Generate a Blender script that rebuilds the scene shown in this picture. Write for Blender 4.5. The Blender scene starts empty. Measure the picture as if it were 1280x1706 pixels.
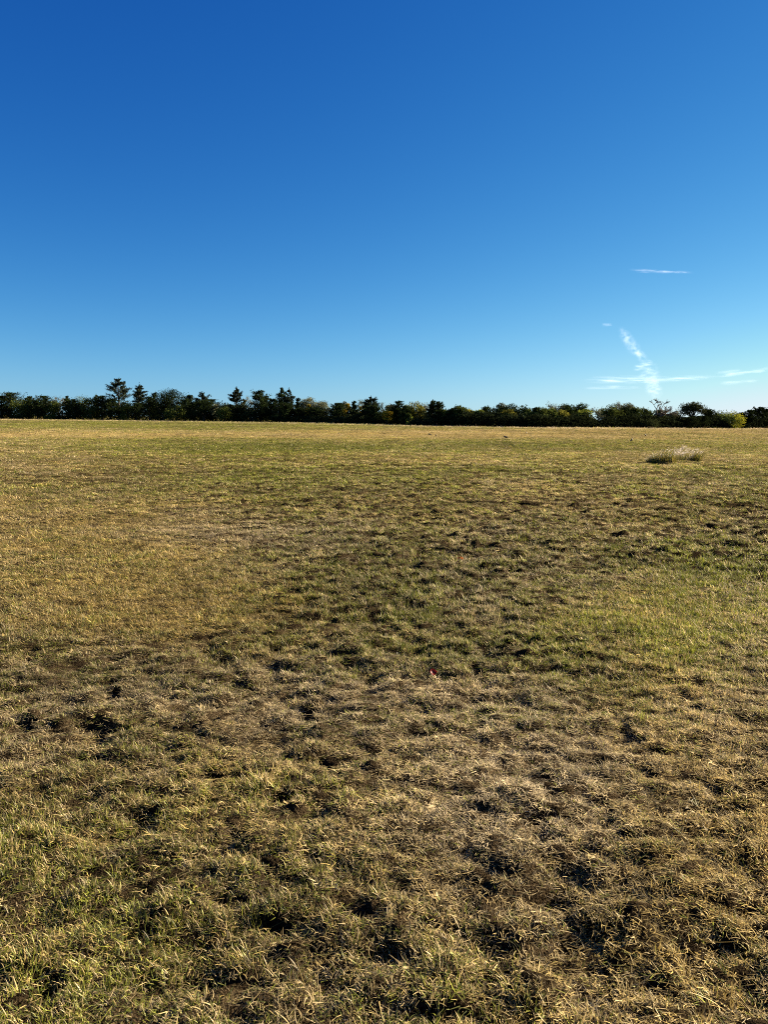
import bpy, math
import numpy as np
from mathutils import Matrix, Vector

sc = bpy.context.scene
COL = sc.collection

# ------------------------------------------------------------------ camera
CAM = np.array((0.0, 0.0, 1.6)); PITCH = 6.92; ROLL = 0.60; F = 1281.0
cd = bpy.data.cameras.new('camera'); cam = bpy.data.objects.new('camera', cd); COL.objects.link(cam)
cd.sensor_fit = 'VERTICAL'; cd.sensor_height = 24.0; cd.lens = 24.0 * F / 1706.0
cd.clip_start = 0.05; cd.clip_end = 200000.0
_M = Matrix.Rotation(math.radians(90 - PITCH), 4, 'X') @ Matrix.Rotation(math.radians(ROLL), 4, 'Z')
cam.matrix_world = Matrix.Translation(tuple(CAM)) @ _M
sc.camera = cam
R3 = np.array(_M.to_3x3())

# ------------------------------------------------------------------ sky and sun
SUN_EL, SUN_AZ = 24.0, 67.0            # azimuth clockwise from the view direction (+Y)
wd = bpy.data.worlds.new('World'); sc.world = wd; wd.use_nodes = True
nt = wd.node_tree; N = nt.nodes; L = nt.links
sky = N.new('ShaderNodeTexSky'); sky.sky_type = 'NISHITA'; sky.sun_disc = False
sky.sun_elevation = math.radians(SUN_EL); sky.sun_rotation = math.radians(SUN_AZ)
sky.air_density = 1.0; sky.dust_density = 0.0; sky.ozone_density = 6.0
SKY_S = 0.05                           # background strength
EXPO = 2.05
sep = N.new('ShaderNodeSeparateColor'); com = N.new('ShaderNodeCombineColor')
L.new(sky.outputs[0], sep.inputs[0])
def mth(op, a, b):
    k = N.new('ShaderNodeMath'); k.operation = op
    for i, q in enumerate((a, b)):
        if isinstance(q, (int, float)): k.inputs[i].default_value = q
        else: L.new(q, k.inputs[i])
    return k.outputs[0]
src = [mth('MULTIPLY', sep.outputs[i], 0.1) for i in range(3)]
# camera-like grading of the physical sky: each channel a product of powers, fitted to a deep autumn blue
for i, (a, pr, pg, pb) in enumerate(((0.722, 1.440, 0.322, 0.689), (0.540, 0.479, 0.514, 0.468), (0.258, -0.011, 0.387, 0.377))):
    k = mth('MULTIPLY', mth('POWER', src[0], pr), mth('MULTIPLY', mth('POWER', src[1], pg), mth('POWER', src[2], pb)))
    L.new(mth('MINIMUM', mth('MULTIPLY', k, math.exp(a) / SKY_S / 2 ** EXPO), (1.0, .88, .94)[i] / SKY_S / 2 ** EXPO), com.inputs[i])
L.new(com.outputs[0], N['Background'].inputs[0]); N['Background'].inputs[1].default_value = SKY_S

sl = bpy.data.lights.new('sun', 'SUN'); so = bpy.data.objects.new('sun', sl); COL.objects.link(so)
sl.energy = 5.0; sl.angle = math.radians(0.5); sl.color = (1.0, 0.86, 0.64)
_e, _a = math.radians(SUN_EL), math.radians(SUN_AZ)
SUN = np.array((math.sin(_a) * math.cos(_e), math.cos(_a) * math.cos(_e), math.sin(_e)))
so.rotation_euler = Vector(tuple(SUN)).to_track_quat('Z', 'Y').to_euler()

sc.render.engine = 'CYCLES'
sc.view_settings.view_transform = 'Standard'; sc.view_settings.look = 'None'
sc.view_settings.exposure = EXPO; sc.view_settings.gamma = 1.0
sc.cycles.use_denoising = False
sc.cycles.filter_width = 1.1
sc.cycles.max_bounces = 5; sc.cycles.diffuse_bounces = 2; sc.cycles.glossy_bounces = 1
sc.cycles.transmission_bounces = 3; sc.cycles.transparent_max_bounces = 12

# ------------------------------------------------------------------ helpers
def raydir(u, v):
    d = R3 @ np.array(((u - 640.0) / F, -(v - 853.0) / F, -1.0))
    return d / np.linalg.norm(d)
def ground_at(u, v, z=0.0):
    d = raydir(u, v); t = (z - CAM[2]) / d[2]; return CAM + t * d
def at_dist(u, v, D):
    d = raydir(u, v); return CAM + d * (D / math.hypot(d[0], d[1]))
def project(x, y, z=0.0):
    P = np.stack([x - CAM[0], y - CAM[1], np.broadcast_to(z - CAM[2], x.shape)], -1) @ R3
    w = np.where(P[..., 2] < -0.01, -P[..., 2], 0.01)
    return 640 + F * P[..., 0] / w, 853 - F * P[..., 1] / w

_prm = np.random.default_rng(7).permutation(4096).astype(np.int64)
_gr = np.random.default_rng(8).uniform(0, 2 * np.pi, 4096)
def gnoise(x, y, s=0):
    xi = np.floor(x).astype(np.int64); yi = np.floor(y).astype(np.int64); fx = x - xi; fy = y - yi
    def g(ix, iy, dx, dy):
        h = _prm[(_prm[(ix + s * 131) & 4095] + iy + s * 17) & 4095]; a = _gr[h]
        return np.cos(a) * dx + np.sin(a) * dy
    ux = fx * fx * fx * (fx * (fx * 6 - 15) + 10); uy = fy * fy * fy * (fy * (fy * 6 - 15) + 10)
    n0 = g(xi, yi, fx, fy) * (1 - ux) + g(xi + 1, yi, fx - 1, fy) * ux
    n1 = g(xi, yi + 1, fx, fy - 1) * (1 - ux) + g(xi + 1, yi + 1, fx - 1, fy - 1) * ux
    return (n0 * (1 - uy) + n1 * uy) * 1.5
def sstep(a, b, x):
    t = np.clip((x - a) / (b - a), 0, 1); return t * t * (3 - 2 * t)

# ------------------------------------------------------------------ the field's own patchwork (fixed on the ground)
# photo u, v, su, sv, dryness, hue (orange +, grey -), roughness, height
PATCH = [
    (180, 950, 250, 75, .32, .40, -.85, -.15), (40, 850, 200, 35, .15, .20, -.4, 0), (300, 1010, 130, 40, .15, .45, -.6, 0),
    (1150, 1035, 150, 60, -.28, .1, -.85, 0), (1250, 1100, 90, 90, .25, -.4, 0, 0), (650, 985, 190, 65, -.30, -.25, 1.3, .25),
    (880, 1090, 220, 32, -.35, 0, .8, .2), (400, 893, 120, 18, .15, -.5, .4, 0), (960, 925, 260, 38, -.10, -.35, 1.0, .0),
    (1200, 935, 100, 26, -.4, 0, .3, .2), (640, 1160, 200, 45, .28, -.35, .2, -.1), (230, 1200, 260, 80, .12, -.30, .55, 0),
    (880, 1340, 150, 120, .3, -.6, 0, -.2), (300, 1560, 330, 130, -.02, .1, .45, .2), (1060, 1570, 260, 150, .2, .25, 1.1, .1), (640, 1330, 520, 190, .10, .04, .10, -.12),
    (1030, 1160, 220, 50, -.2, .1, 0, .1), (1150, 1330, 160, 120, .05, .3, .2, 0), (250, 742, 190, 9, -.35, 0, 0, .1), (430, 747, 130, 9, -.5, 0, 0, .1),
    (850, 742, 260, 7, -.4, 0, 0, .1), (150, 709, 520, 5, -.45, -.1, 0, 0), (980, 720, 420, 5, .30, .15, 0, 0), (200, 725, 380, 5, .40, .08, 0, 0),
    (700, 728, 300, 4, .2, .1, 0, 0), (400, 800, 160, 22, -.15, 0, .2, 0), (900, 800, 260, 30, -.1, .1, 0, 0), (1180, 850, 160, 26, -.12, 0, .2, 0),
    (560, 850, 200, 20, -.12, 0, .4, 0), (120, 1420, 160, 60, -.1, 0, .4, .2), (560, 1330, 170, 70, .08, 0, .1, 0), (350, 1110, 90, 40, -.2, -.1, .5, .2),
]
def fields(x, y):
    d = np.hypot(x, y); u, v = project(x, y)
    dry = 0.53 + .20 * gnoise(x / 2.3, y / 2.3, 1) + .27 * gnoise(x / .5, y / .42, 2) + .24 * gnoise(x / 9, y / 9, 3) + .24 * gnoise(x / 30, y / 30, 4)
    hue = 0.45 + .26 * gnoise(x / 1.7, y / 1.7, 5) + .24 * gnoise(x / 13, y / 13, 6) + .2 * gnoise(x / .4, y / .4, 12)
    rough = 0.62 + .3 * gnoise(x / 3.1, y / 3.1, 7) + .2 * gnoise(x / 11, y / 11, 8)
    hgt = 1.0 + .22 * gnoise(x / 1.1, y / 1.1, 9) + .6 * gnoise(x / .15, y / .15, 13)
    for (pu, pv, su, sv, a, b, c, h) in PATCH:
        wob = 0.35 * gnoise(x / (0.25 * np.maximum(d, 2)), y / (0.25 * np.maximum(d, 2)), 10)
        g = np.exp(-0.5 * (((u - pu) / su) ** 2 + ((v - pv) / sv) ** 2) * (1 + wob) ** 2) * (y > 0.3)
        dry = dry + a * g; hue = hue + b * g; rough = rough + c * g; hgt = hgt + h * g
    return np.clip(dry, .04, .97), np.clip(hue, 0, 1), np.clip(rough, .05, 1.9), np.clip(hgt, .35, 1.9)

def terrain(x, y, rough=None):
    if rough is None: rough = fields(x, y)[2]
    d = np.hypot(x, y)
    z = .07 * gnoise(x / 17, y / 17, 20) * sstep(4, 20, d) + .12 * gnoise(x / 60, y / 60, 21) * sstep(20, 60, d)
    b = .022 * gnoise(x / .40, y / .34, 22) + .026 * gnoise(x / .19, y / .16, 23) + .026 * gnoise(x / .095, y / .085, 24) + .018 * gnoise(x / 1.1, y / 1.1, 25)
    hole = -.034 * sstep(.2, .45, gnoise(x / .17 + 5, y / .13, 26)) * sstep(-.2, .3, gnoise(x / .9, y / .9, 27))
    z = z + (b + hole) * (0.20 + .90 * rough) * (.86 + .14 * sstep(3, 8, d)) * (1 + 1.7 * sstep(6, 22, d)) * (1 - .6 * sstep(50, 120, d))
    return z

# ------------------------------------------------------------------ materials
def newmat(name):
    m = bpy.data.materials.new(name); m.use_nodes = True; nt = m.node_tree
    for n in list(nt.nodes):
        if n.type != 'OUTPUT_MATERIAL': nt.nodes.remove(n)
    return m, nt, nt.nodes['Material Output']
def simple_mat(name, col, rough=.7, trans=0.0, noise=None, spec=.3):
    m, nt, out = newmat(name); b = nt.nodes.new('ShaderNodeBsdfPrincipled')
    b.inputs['Base Color'].default_value = (*col, 1); b.inputs['Roughness'].default_value = rough
    b.inputs['Specular IOR Level'].default_value = spec
    if noise:
        tc = nt.nodes.new('ShaderNodeTexCoord'); t = nt.nodes.new('ShaderNodeTexNoise'); t.inputs['Scale'].default_value = noise
        t.inputs['Detail'].default_value = 5
        r = nt.nodes.new('ShaderNodeMix'); r.data_type = 'RGBA'
        r.inputs[6].default_value = (*[c * .55 for c in col], 1); r.inputs[7].default_value = (*[min(1, c * 1.5) for c in col], 1)
        nt.links.new(tc.outputs['Object'], t.inputs['Vector']); nt.links.new(t.outputs['Fac'], r.inputs[0]); nt.links.new(r.outputs[2], b.inputs['Base Color'])
    if trans:
        tr = nt.nodes.new('ShaderNodeBsdfTranslucent'); tr.inputs[0].default_value = (*col, 1)
        mx = nt.nodes.new('ShaderNodeMixShader'); mx.inputs[0].default_value = trans
        nt.links.new(b.outputs[0], mx.inputs[1]); nt.links.new(tr.outputs[0], mx.inputs[2]); nt.links.new(mx.outputs[0], out.inputs[0])
    else: nt.links.new(b.outputs[0], out.inputs[0])
    return m
def leaf_mat(name, attr, trans=.3, gloss=.05):
    m, nt, out = newmat(name)
    at = nt.nodes.new('ShaderNodeAttribute'); at.attribute_name = attr
    d = nt.nodes.new('ShaderNodeBsdfDiffuse'); t = nt.nodes.new('ShaderNodeBsdfTranslucent'); g = nt.nodes.new('ShaderNodeBsdfGlossy')
    g.inputs['Roughness'].default_value = .45; g.inputs[0].default_value = (1, 1, 1, 1)
    a = nt.nodes.new('ShaderNodeMixShader'); a.inputs[0].default_value = trans
    b = nt.nodes.new('ShaderNodeMixShader'); b.inputs[0].default_value = gloss
    nt.links.new(at.outputs['Color'], d.inputs[0]); nt.links.new(at.outputs['Color'], t.inputs[0])
    nt.links.new(d.outputs[0], a.inputs[1]); nt.links.new(t.outputs[0], a.inputs[2])
    nt.links.new(a.outputs[0], b.inputs[1]); nt.links.new(g.outputs[0], b.inputs[2]); nt.links.new(b.outputs[0], out.inputs[0])
    return m
M_FOL = leaf_mat('foliage', 'leaf_colour', .2, .0)
M_BARK = simple_mat('bark', (.05, .04, .03), .9, 0, 3)
M_PALEBARK = simple_mat('pale_bark', (.11, .09, .075), .9, 0, 3)

def grass_mat():
    m, nt, out = newmat('grass_blades'); n = nt.nodes; l = nt.links
    ai = n.new('ShaderNodeAttribute'); ai.attribute_type = 'INSTANCER'; ai.attribute_name = 'tuft'
    ab = n.new('ShaderNodeAttribute'); ab.attribute_name = 'blade'
    si = n.new('ShaderNodeSeparateXYZ'); sb = n.new('ShaderNodeSeparateXYZ')
    l.new(ai.outputs['Vector'], si.inputs[0]); l.new(ab.outputs['Vector'], sb.inputs[0])
    def math_(op, a, b=None, clamp=False):
        k = n.new('ShaderNodeMath'); k.operation = op; k.use_clamp = clamp
        for i, q in enumerate((a, b)):
            if q is None: continue
            if isinstance(q, (int, float)): k.inputs[i].default_value = q
            else: l.new(q, k.inputs[i])
        return k.outputs[0]
    def mix(f, a, b):
        k = n.new('ShaderNodeMix'); k.data_type = 'RGBA'
        for i, q in ((0, f), (6, a), (7, b)):
            if isinstance(q, tuple): k.inputs[i].default_value = (*q, 1)
            elif isinstance(q, float): k.inputs[i].default_value = q
            else: l.new(q, k.inputs[i])
        return k.outputs[2]
    dry, hue, br = si.outputs; rnd, tpos, rnd2 = sb.outputs
    # a blade is dead when its own number is below the tuft's dryness; tips die first
    f = math_('MULTIPLY_ADD', math_('SUBTRACT', math_('ADD', dry, math_('MULTIPLY', tpos, .12)), rnd), 6.0, True)
    nodes_f = f.node; nodes_f.inputs[2].default_value = .5
    green = mix(rnd2, (.028, .048, .009), (.30, .31, .035))
    s1 = mix(hue, (.10, .078, .046), (.13, .088, .026))
    s2 = mix(hue, (.65, .515, .30), (.58, .415, .125))
    straw = mix(rnd2, s1, s2)
    c = mix(f, green, straw)
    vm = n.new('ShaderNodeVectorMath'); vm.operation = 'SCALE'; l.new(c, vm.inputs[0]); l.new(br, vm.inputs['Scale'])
    d = n.new('ShaderNodeBsdfDiffuse'); t = n.new('ShaderNodeBsdfTranslucent'); g = n.new('ShaderNodeBsdfGlossy'); g.inputs['Roughness'].default_value = .55
    g.inputs[0].default_value = (1, .95, .85, 1)
    l.new(vm.outputs[0], d.inputs[0]); l.new(vm.outputs[0], t.inputs[0])
    a = n.new('ShaderNodeMixShader'); a.inputs[0].default_value = .30; b = n.new('ShaderNodeMixShader'); b.inputs[0].default_value = .03
    l.new(d.outputs[0], a.inputs[1]); l.new(t.outputs[0], a.inputs[2]); l.new(a.outputs[0], b.inputs[1]); l.new(g.outputs[0], b.inputs[2]); l.new(b.outputs[0], out.inputs[0])
    return m
M_GRASS = grass_mat()

# ------------------------------------------------------------------ mesh helpers
def mesh(name, V, Fq, mat, attrs=None, smooth=False, n_per=4):
    """V (n,3); Fq (m,k) faces of one size."""
    V = np.asarray(V, np.float32); Fq = np.asarray(Fq, np.int32)
    me = bpy.data.meshes.new(name); k = Fq.shape[1]
    me.vertices.add(len(V)); me.vertices.foreach_set('co', V.ravel())
    me.loops.add(Fq.size); me.loops.foreach_set('vertex_index', Fq.ravel())
    me.polygons.add(len(Fq)); me.polygons.foreach_set('loop_start', np.arange(0, Fq.size, k, dtype=np.int32))
    me.update(calc_edges=True)
    if smooth: me.polygons.foreach_set('use_smooth', np.ones(len(Fq), bool))
    for nm, (typ, arr) in (attrs or {}).items():
        at = me.attributes.new(nm, typ, 'POINT')
        at.data.foreach_set({'FLOAT_VECTOR': 'vector', 'FLOAT_COLOR': 'color', 'FLOAT': 'value', 'INT': 'value'}[typ], np.asarray(arr).ravel())
    if mat is not None: me.materials.append(mat)
    return me
def link(name, me, parent=None, loc=None):
    o = bpy.data.objects.new(name, me); COL.objects.link(o)
    if parent: o.parent = parent
    if loc is not None: o.location = loc
    return o
def tag(o, label=None, cat=None, group=None, kind=None):
    if label: o['label'] = label
    if cat: o['category'] = cat
    if group: o['group'] = group
    if kind: o['kind'] = kind
    return o
def tube(path, rad, ns=6):
    path = np.asarray(path, float); n = len(path); rad = np.broadcast_to(rad, n)
    T = np.gradient(path, axis=0); T /= np.linalg.norm(T, axis=1)[:, None] + 1e-9
    up = np.where(np.abs(T[:, 2:3]) > .9, np.array([[1., 0, 0]]), np.array([[0, 0, 1.]]))
    A = np.cross(T, up); A /= np.linalg.norm(A, axis=1)[:, None] + 1e-9; B = np.cross(T, A)
    ang = np.arange(ns) * 2 * np.pi / ns
    V = path[:, None] + rad[:, None, None] * (np.cos(ang)[None, :, None] * A[:, None] + np.sin(ang)[None, :, None] * B[:, None])
    i = np.arange(n - 1)[:, None] * ns; j = np.arange(ns)[None]; j2 = (j + 1) % ns
    Fq = np.stack([i + j, i + j2, i + ns + j2, i + ns + j], -1).reshape(-1, 4)
    return V.reshape(-1, 3), Fq
def join(parts):
    Vs, Fs, o = [], [], 0
    for V, Fq in parts: Vs.append(V); Fs.append(Fq + o); o += len(V)
    return np.concatenate(Vs), np.concatenate(Fs)

# ------------------------------------------------------------------ ground: one sheet to the horizon
def build_field():
    th_f = np.radians(np.arange(-44, 44.01, .26)); th_c = np.radians(np.arange(48, 312.1, 4))
    th = np.concatenate([th_f, th_c]); nth = len(th)
    r = [.25]
    while r[-1] < 420: r.append(r[-1] * (1.0046 if 1.2 < r[-1] < 90 else 1.02))
    while r[-1] < 9000: r.append(r[-1] * 1.12)
    r = np.array(r); nr = len(r)
    X = r[:, None] * np.sin(th)[None]; Y = r[:, None] * np.cos(th)[None]
    dry, hue, rough, hgt = fields(X, Y)
    Z = terrain(X, Y, rough)
    Z[r > 420] = 0
    V = np.stack([X, Y, Z], -1).reshape(-1, 3)
    V = np.concatenate([V, [[0, 0, 0]]])
    i = np.arange(nr - 1)[:, None] * nth; j = np.arange(nth)[None]; j2 = (j + 1) % nth
    Fq = np.stack([i + j, i + nth + j, i + nth + j2, i + j2], -1).reshape(-1, 4)
    d = np.repeat(r[:, None], nth, 1)
    soil = np.array([.012, .0085, .005]); thatch = np.array([.050, .035, .019]); gg = np.array([.085, .092, .018]); ss = np.array([.20, .15, .056])
    far = sstep(12, 60, d)[..., None]; dr = dry[..., None]
    tk = np.clip(.25 + .5 * (1 - hue) + .6 * gnoise(X / .3, Y / .3, 30), 0, 1)[..., None]
    near = soil * (1 - tk) + thatch * tk * (.5 + .5 * dr)
    c = near * (1 - far) + (gg * (1 - dr) + ss * dr) * far
    c = np.concatenate([np.concatenate([c, np.ones_like(dr)], -1).reshape(-1, 4), [[.1, .08, .05, 1]]])
    m, nt, out = newmat('turf'); n = nt.nodes; l = nt.links
    at = n.new('ShaderNodeAttribute'); at.attribute_name = 'turf_colour'
    tc = n.new('ShaderNodeTexCoord'); t = n.new('ShaderNodeTexNoise'); t.inputs['Scale'].default_value = 140; t.inputs['Detail'].default_value = 6
    t2 = n.new('ShaderNodeTexNoise'); t2.inputs['Scale'].default_value = 1.7; t2.inputs['Detail'].default_value = 8
    l.new(tc.outputs['Object'], t.inputs['Vector']); l.new(tc.outputs['Object'], t2.inputs['Vector'])
    mr = n.new('ShaderNodeMapRange'); mr.inputs[1].default_value = .35; mr.inputs[2].default_value = .68; mr.inputs[3].default_value = .05; mr.inputs[4].default_value = 2.0; l.new(t.outputs[0], mr.inputs[0])
    vm = n.new('ShaderNodeVectorMath'); vm.operation = 'SCALE'; l.new(at.outputs['Color'], vm.inputs[0]); l.new(mr.outputs[0], vm.inputs['Scale'])
    b = n.new('ShaderNodeBsdfDiffuse'); l.new(vm.outputs[0], b.inputs[0])
    bp = n.new('ShaderNodeBump'); bp.inputs['Strength'].default_value = .8; bp.inputs['Distance'].default_value = .02
    ad = n.new('ShaderNodeMath'); ad.operation = 'ADD'; l.new(t.outputs[0], ad.inputs[0]); l.new(t2.outputs[0], ad.inputs[1]); l.new(ad.outputs[0], bp.inputs['Height'])
    l.new(bp.outputs[0], b.inputs['Normal']); l.new(b.outputs[0], out.inputs[0])
    me = mesh('field', V, Fq, m, {'turf_colour': ('FLOAT_COLOR', c.astype(np.float32))}, smooth=True)
    # close the centre
    o = link('field', me); tag(o, 'wide mown field of dry and green turf', kind='structure')
build_field()

# ------------------------------------------------------------------ grass
def blade_set(rng, n, rad, Lr, wr, lean, seg=4, curl=1.0, flat=0.0, zr=0.0):
    Vs, Fs, At = [], [], []
    for k in range(n):
        a0 = rng.uniform(0, 2 * np.pi); r0 = rad * math.sqrt(rng.random()); p = np.array([r0 * math.cos(a0), r0 * math.sin(a0), rng.uniform(0, zr)])
        Lb = rng.uniform(*Lr); w = rng.uniform(*wr); az = rng.uniform(0, 2 * np.pi); th = rng.uniform(*lean); cu = rng.normal(0.35, .35) * curl
        az2 = rng.normal(0, .5) * curl
        side0 = rng.uniform(-.6, .6); rnd, rnd2 = rng.random(), rng.random()
        pts = []
        for s in range(seg + 1):
            t = s / seg; d = np.array([math.sin(th) * math.cos(az), math.sin(th) * math.sin(az), math.cos(th)])
            sd = np.array([-math.sin(az + side0), math.cos(az + side0), 0.25 * math.sin(side0)])
            ww = w * (1 - .15 * t - .8 * t ** 3) * .5
            if s == seg: ww *= .3
            pts.append((p - sd * ww, p + sd * ww, t))
            p = p + d * Lb / seg; th = th + cu / seg; az += az2 / seg
            if flat and p[2] < .001: p[2] = .001
        o = sum(len(v) for v in Vs)
        Vs.append(np.array([q for a, b, t in pts for q in (a, b)]))
        Fs.append(np.array([[o + 2 * s, o + 2 * s + 1, o + 2 * s + 3, o + 2 * s + 2] for s in range(seg)]))
        At.append(np.array([(rnd, t, rnd2) for a, b, t in pts for _ in (0, 1)]))
    return np.concatenate(Vs), np.concatenate(Fs), np.concatenate(At)
def join3(parts):
    Vs, Fs, As, o = [], [], [], 0
    for V, Fq, A in parts: Vs.append(V); Fs.append(Fq + o); As.append(A); o += len(V)
    return np.concatenate(Vs), np.concatenate(Fs), np.concatenate(As)
protos = bpy.data.collections.new('grass_tufts')
rg = np.random.default_rng(11)
PROT = []
def proto(parts):
    V, Fq, A = join3(parts)
    me = mesh('grass_tuft', V, Fq, M_GRASS, {'blade': ('FLOAT_VECTOR', A.astype(np.float32))})
    o = bpy.data.objects.new('grass_tuft.%03d' % (len(PROT) + 1), me); protos.objects.link(o); PROT.append(o)
for k in range(4):   # 0-3 upright
    proto([blade_set(rg, 13, .030, (.020, .048), (.0022, .0040), (.05, .85), curl=1.4), blade_set(rg, 6, .035, (.02, .045), (.0018, .0030), (.9, 1.45), curl=1.4)])
for k in range(4):   # 4-7 messy leaning dry
    proto([blade_set(rg, 8, .035, (.02, .048), (.0019, .0034), (.4, 1.2), curl=2.2), blade_set(rg, 9, .045, (.018, .05), (.0018, .0032), (1.1, 1.6), curl=2.0, zr=.015)])
for k in range(4):   # 8-11 flat thatch
    proto([blade_set(rg, 15, .05, (.015, .055), (.0018, .0036), (1.25, 1.7), curl=1.4, flat=1, zr=.012), blade_set(rg, 3, .04, (.015, .035), (.0018, .003), (.2, .9))])
for k in range(2):   # 12-13 broad leaves
    proto([blade_set(rg, 8, .02, (.02, .036), (.007, .012), (.7, 1.35), seg=4)])
for k in range(3):   # 14-16 long stray stalks
    proto([blade_set(rg, 2, .03, (.09, .17), (.0014, .0022), (.4, 1.35), seg=6, curl=.8), blade_set(rg, 8, .035, (.02, .05), (.002, .003), (.2, 1.2))])

def tree_front(u):      # where the wood's edge stands, photo rows
    return np.interp(u, [-400, 0, 200, 400, 500, 640, 800, 900, 1280, 1700], [692, 698, 700.3, 703.6, 705.2, 708.2, 711.2, 712.8, 714.2, 716.5])
def build_grass():
    rng = np.random.default_rng(21)
    P = []; r = .75
    while r < 300:
        r2 = r * 1.06; half = math.radians(max(37.0, 62 - 5 * r))
        area = half * (r2 * r2 - r * r)
        s = max(1.0, r / 5.0)
        dens = (2700 if r < 5 else 2000) / s ** 2.12
        n = rng.poisson(dens * area)
        rr = np.sqrt(rng.uniform(r * r, r2 * r2, n)); th = rng.uniform(-half, half, n)
        P.append(np.stack([rr * np.sin(th), rr * np.cos(th)], -1)); r = r2
    P = np.concatenate(P); x, y = P[:, 0], P[:, 1]
    d = np.hypot(x, y)
    dry, hue, rough, hgt = fields(x, y); u, v = project(x, y)
    # bare spots in the hollows
    h = gnoise(x / .17 + 5, y / .13, 26); thin = gnoise(x / .16, y / .13, 31) + .6 * gnoise(x / .6, y / .5, 32)
    sparse = (.9 * sstep(.2, .5, h) * np.clip(rough, 0, 1) + .95 * sstep(.10, .42, thin) * np.clip(rough, 0.15, 1)) * (1 - sstep(15, 50, d))
    low = rng.random(len(x)) < sparse; keep = ~(low & (rng.random(len(x)) < .50))
    vf = tree_front(u)
    keep &= (v > vf - .7)
    x, y, d, dry, hue, rough, hgt, u, v, vf, thin, low = [q[keep] for q in (x, y, d, dry, hue, rough, hgt, u, v, vf, thin, low)]
    n = len(x); z = terrain(x, y, rough) - .004
    s = np.maximum(1.0, d / 5.0)
    fringe = sstep(2.0, .6, v - vf) if False else 1 - sstep(.8, 2.4, v - vf)
    dry = np.clip(dry + .35 * fringe + rng.normal(0, .24, n), .02, 1); hue = np.clip(hue - .5 * fringe + rng.normal(0, .18, n), 0, 1)
    kind = rng.random(n); vid = np.zeros(n, np.int32); g = rng.integers(0, 4, n)
    pu = 1 - dry * .9; pm = pu + .35
    vid = np.where(kind < pu, g, np.where(kind < pm, 4 + g, 8 + g))
    ex = rng.random(n); vid = np.where((ex < .022) & (dry < .75), 12 + g % 2, vid); vid = np.where(ex > .986, 14 + g % 3, vid)
    vid = np.where(low, 8 + g, vid)
    sz = np.where(low, .45, 1.0) * rng.uniform(.7, 1.25, n) * hgt * np.where(dry < .35, 1.15, 1.0) * s ** .18 * (1 + 2.5 * fringe)
    sxy = rng.uniform(.7, 1.1, n) * s
    sz = sz * np.where(d < 6, .74, 1.0)
    scl = np.stack([sxy, sxy, sz], -1)
    rot = np.stack([rng.normal(0, .14, n) / s, rng.normal(0, .14, n) / s, rng.uniform(0, 2 * np.pi, n)], -1)
    br = np.clip(rng.normal(1, .34, n), .25, 2.0) * (1 + .25 * fringe)
    br = np.where(low, br * .75, br) * (.97 + .09 * sstep(10, 25, d) - .10 * sstep(40, 90, d))
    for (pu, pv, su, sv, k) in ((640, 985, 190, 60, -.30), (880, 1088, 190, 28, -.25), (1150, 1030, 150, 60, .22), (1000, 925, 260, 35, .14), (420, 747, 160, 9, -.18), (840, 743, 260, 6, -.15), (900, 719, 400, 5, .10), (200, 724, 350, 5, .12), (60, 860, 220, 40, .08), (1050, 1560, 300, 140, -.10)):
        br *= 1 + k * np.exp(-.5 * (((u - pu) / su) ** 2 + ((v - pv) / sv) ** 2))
    br *= 1 + .25 * gnoise(x / .7, y / .7, 33) + .28 * gnoise(x / 5, y / 5, 34) + .25 * gnoise(x / 19, y / 19, 35)
    me = bpy.data.meshes.new('grass'); me.vertices.add(n)
    me.vertices.foreach_set('co', np.stack([x, y, z], -1).astype(np.float32).ravel())
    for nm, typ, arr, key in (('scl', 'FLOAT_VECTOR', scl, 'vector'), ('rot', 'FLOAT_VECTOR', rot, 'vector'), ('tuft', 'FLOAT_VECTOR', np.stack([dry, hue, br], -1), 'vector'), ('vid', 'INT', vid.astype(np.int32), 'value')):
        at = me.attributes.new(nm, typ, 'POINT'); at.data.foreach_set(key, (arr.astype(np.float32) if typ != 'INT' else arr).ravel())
    o = link('grass', me); tag(o, 'short mown grass, part straw and part green', 'grass', kind='stuff')
    ng = bpy.data.node_groups.new('grass_scatter', 'GeometryNodeTree')
    ng.interface.new_socket('Geometry', in_out='INPUT', socket_type='NodeSocketGeometry'); ng.interface.new_socket('Geometry', in_out='OUTPUT', socket_type='NodeSocketGeometry')
    gi = ng.nodes.new('NodeGroupInput'); go = ng.nodes.new('NodeGroupOutput')
    ip = ng.nodes.new('GeometryNodeInstanceOnPoints'); ci = ng.nodes.new('GeometryNodeCollectionInfo')
    ci.inputs['Collection'].default_value = protos; ci.inputs['Separate Children'].default_value = True; ci.inputs['Reset Children'].default_value = True
    def na(name, typ):
        k = ng.nodes.new('GeometryNodeInputNamedAttribute'); k.data_type = typ; k.inputs['Name'].default_value = name; return k.outputs['Attribute']
    ip.inputs['Pick Instance'].default_value = True
    ng.links.new(gi.outputs[0], ip.inputs['Points']); ng.links.new(ci.outputs[0], ip.inputs['Instance'])
    ng.links.new(na('vid', 'INT'), ip.inputs['Instance Index']); ng.links.new(na('rot', 'FLOAT_VECTOR'), ip.inputs['Rotation']); ng.links.new(na('scl', 'FLOAT_VECTOR'), ip.inputs['Scale'])
    ng.links.new(ip.outputs[0], go.inputs[0])
    md = o.modifiers.new('scatter', 'NODES'); md.node_group = ng
    print('tufts', n)
build_grass()

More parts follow.
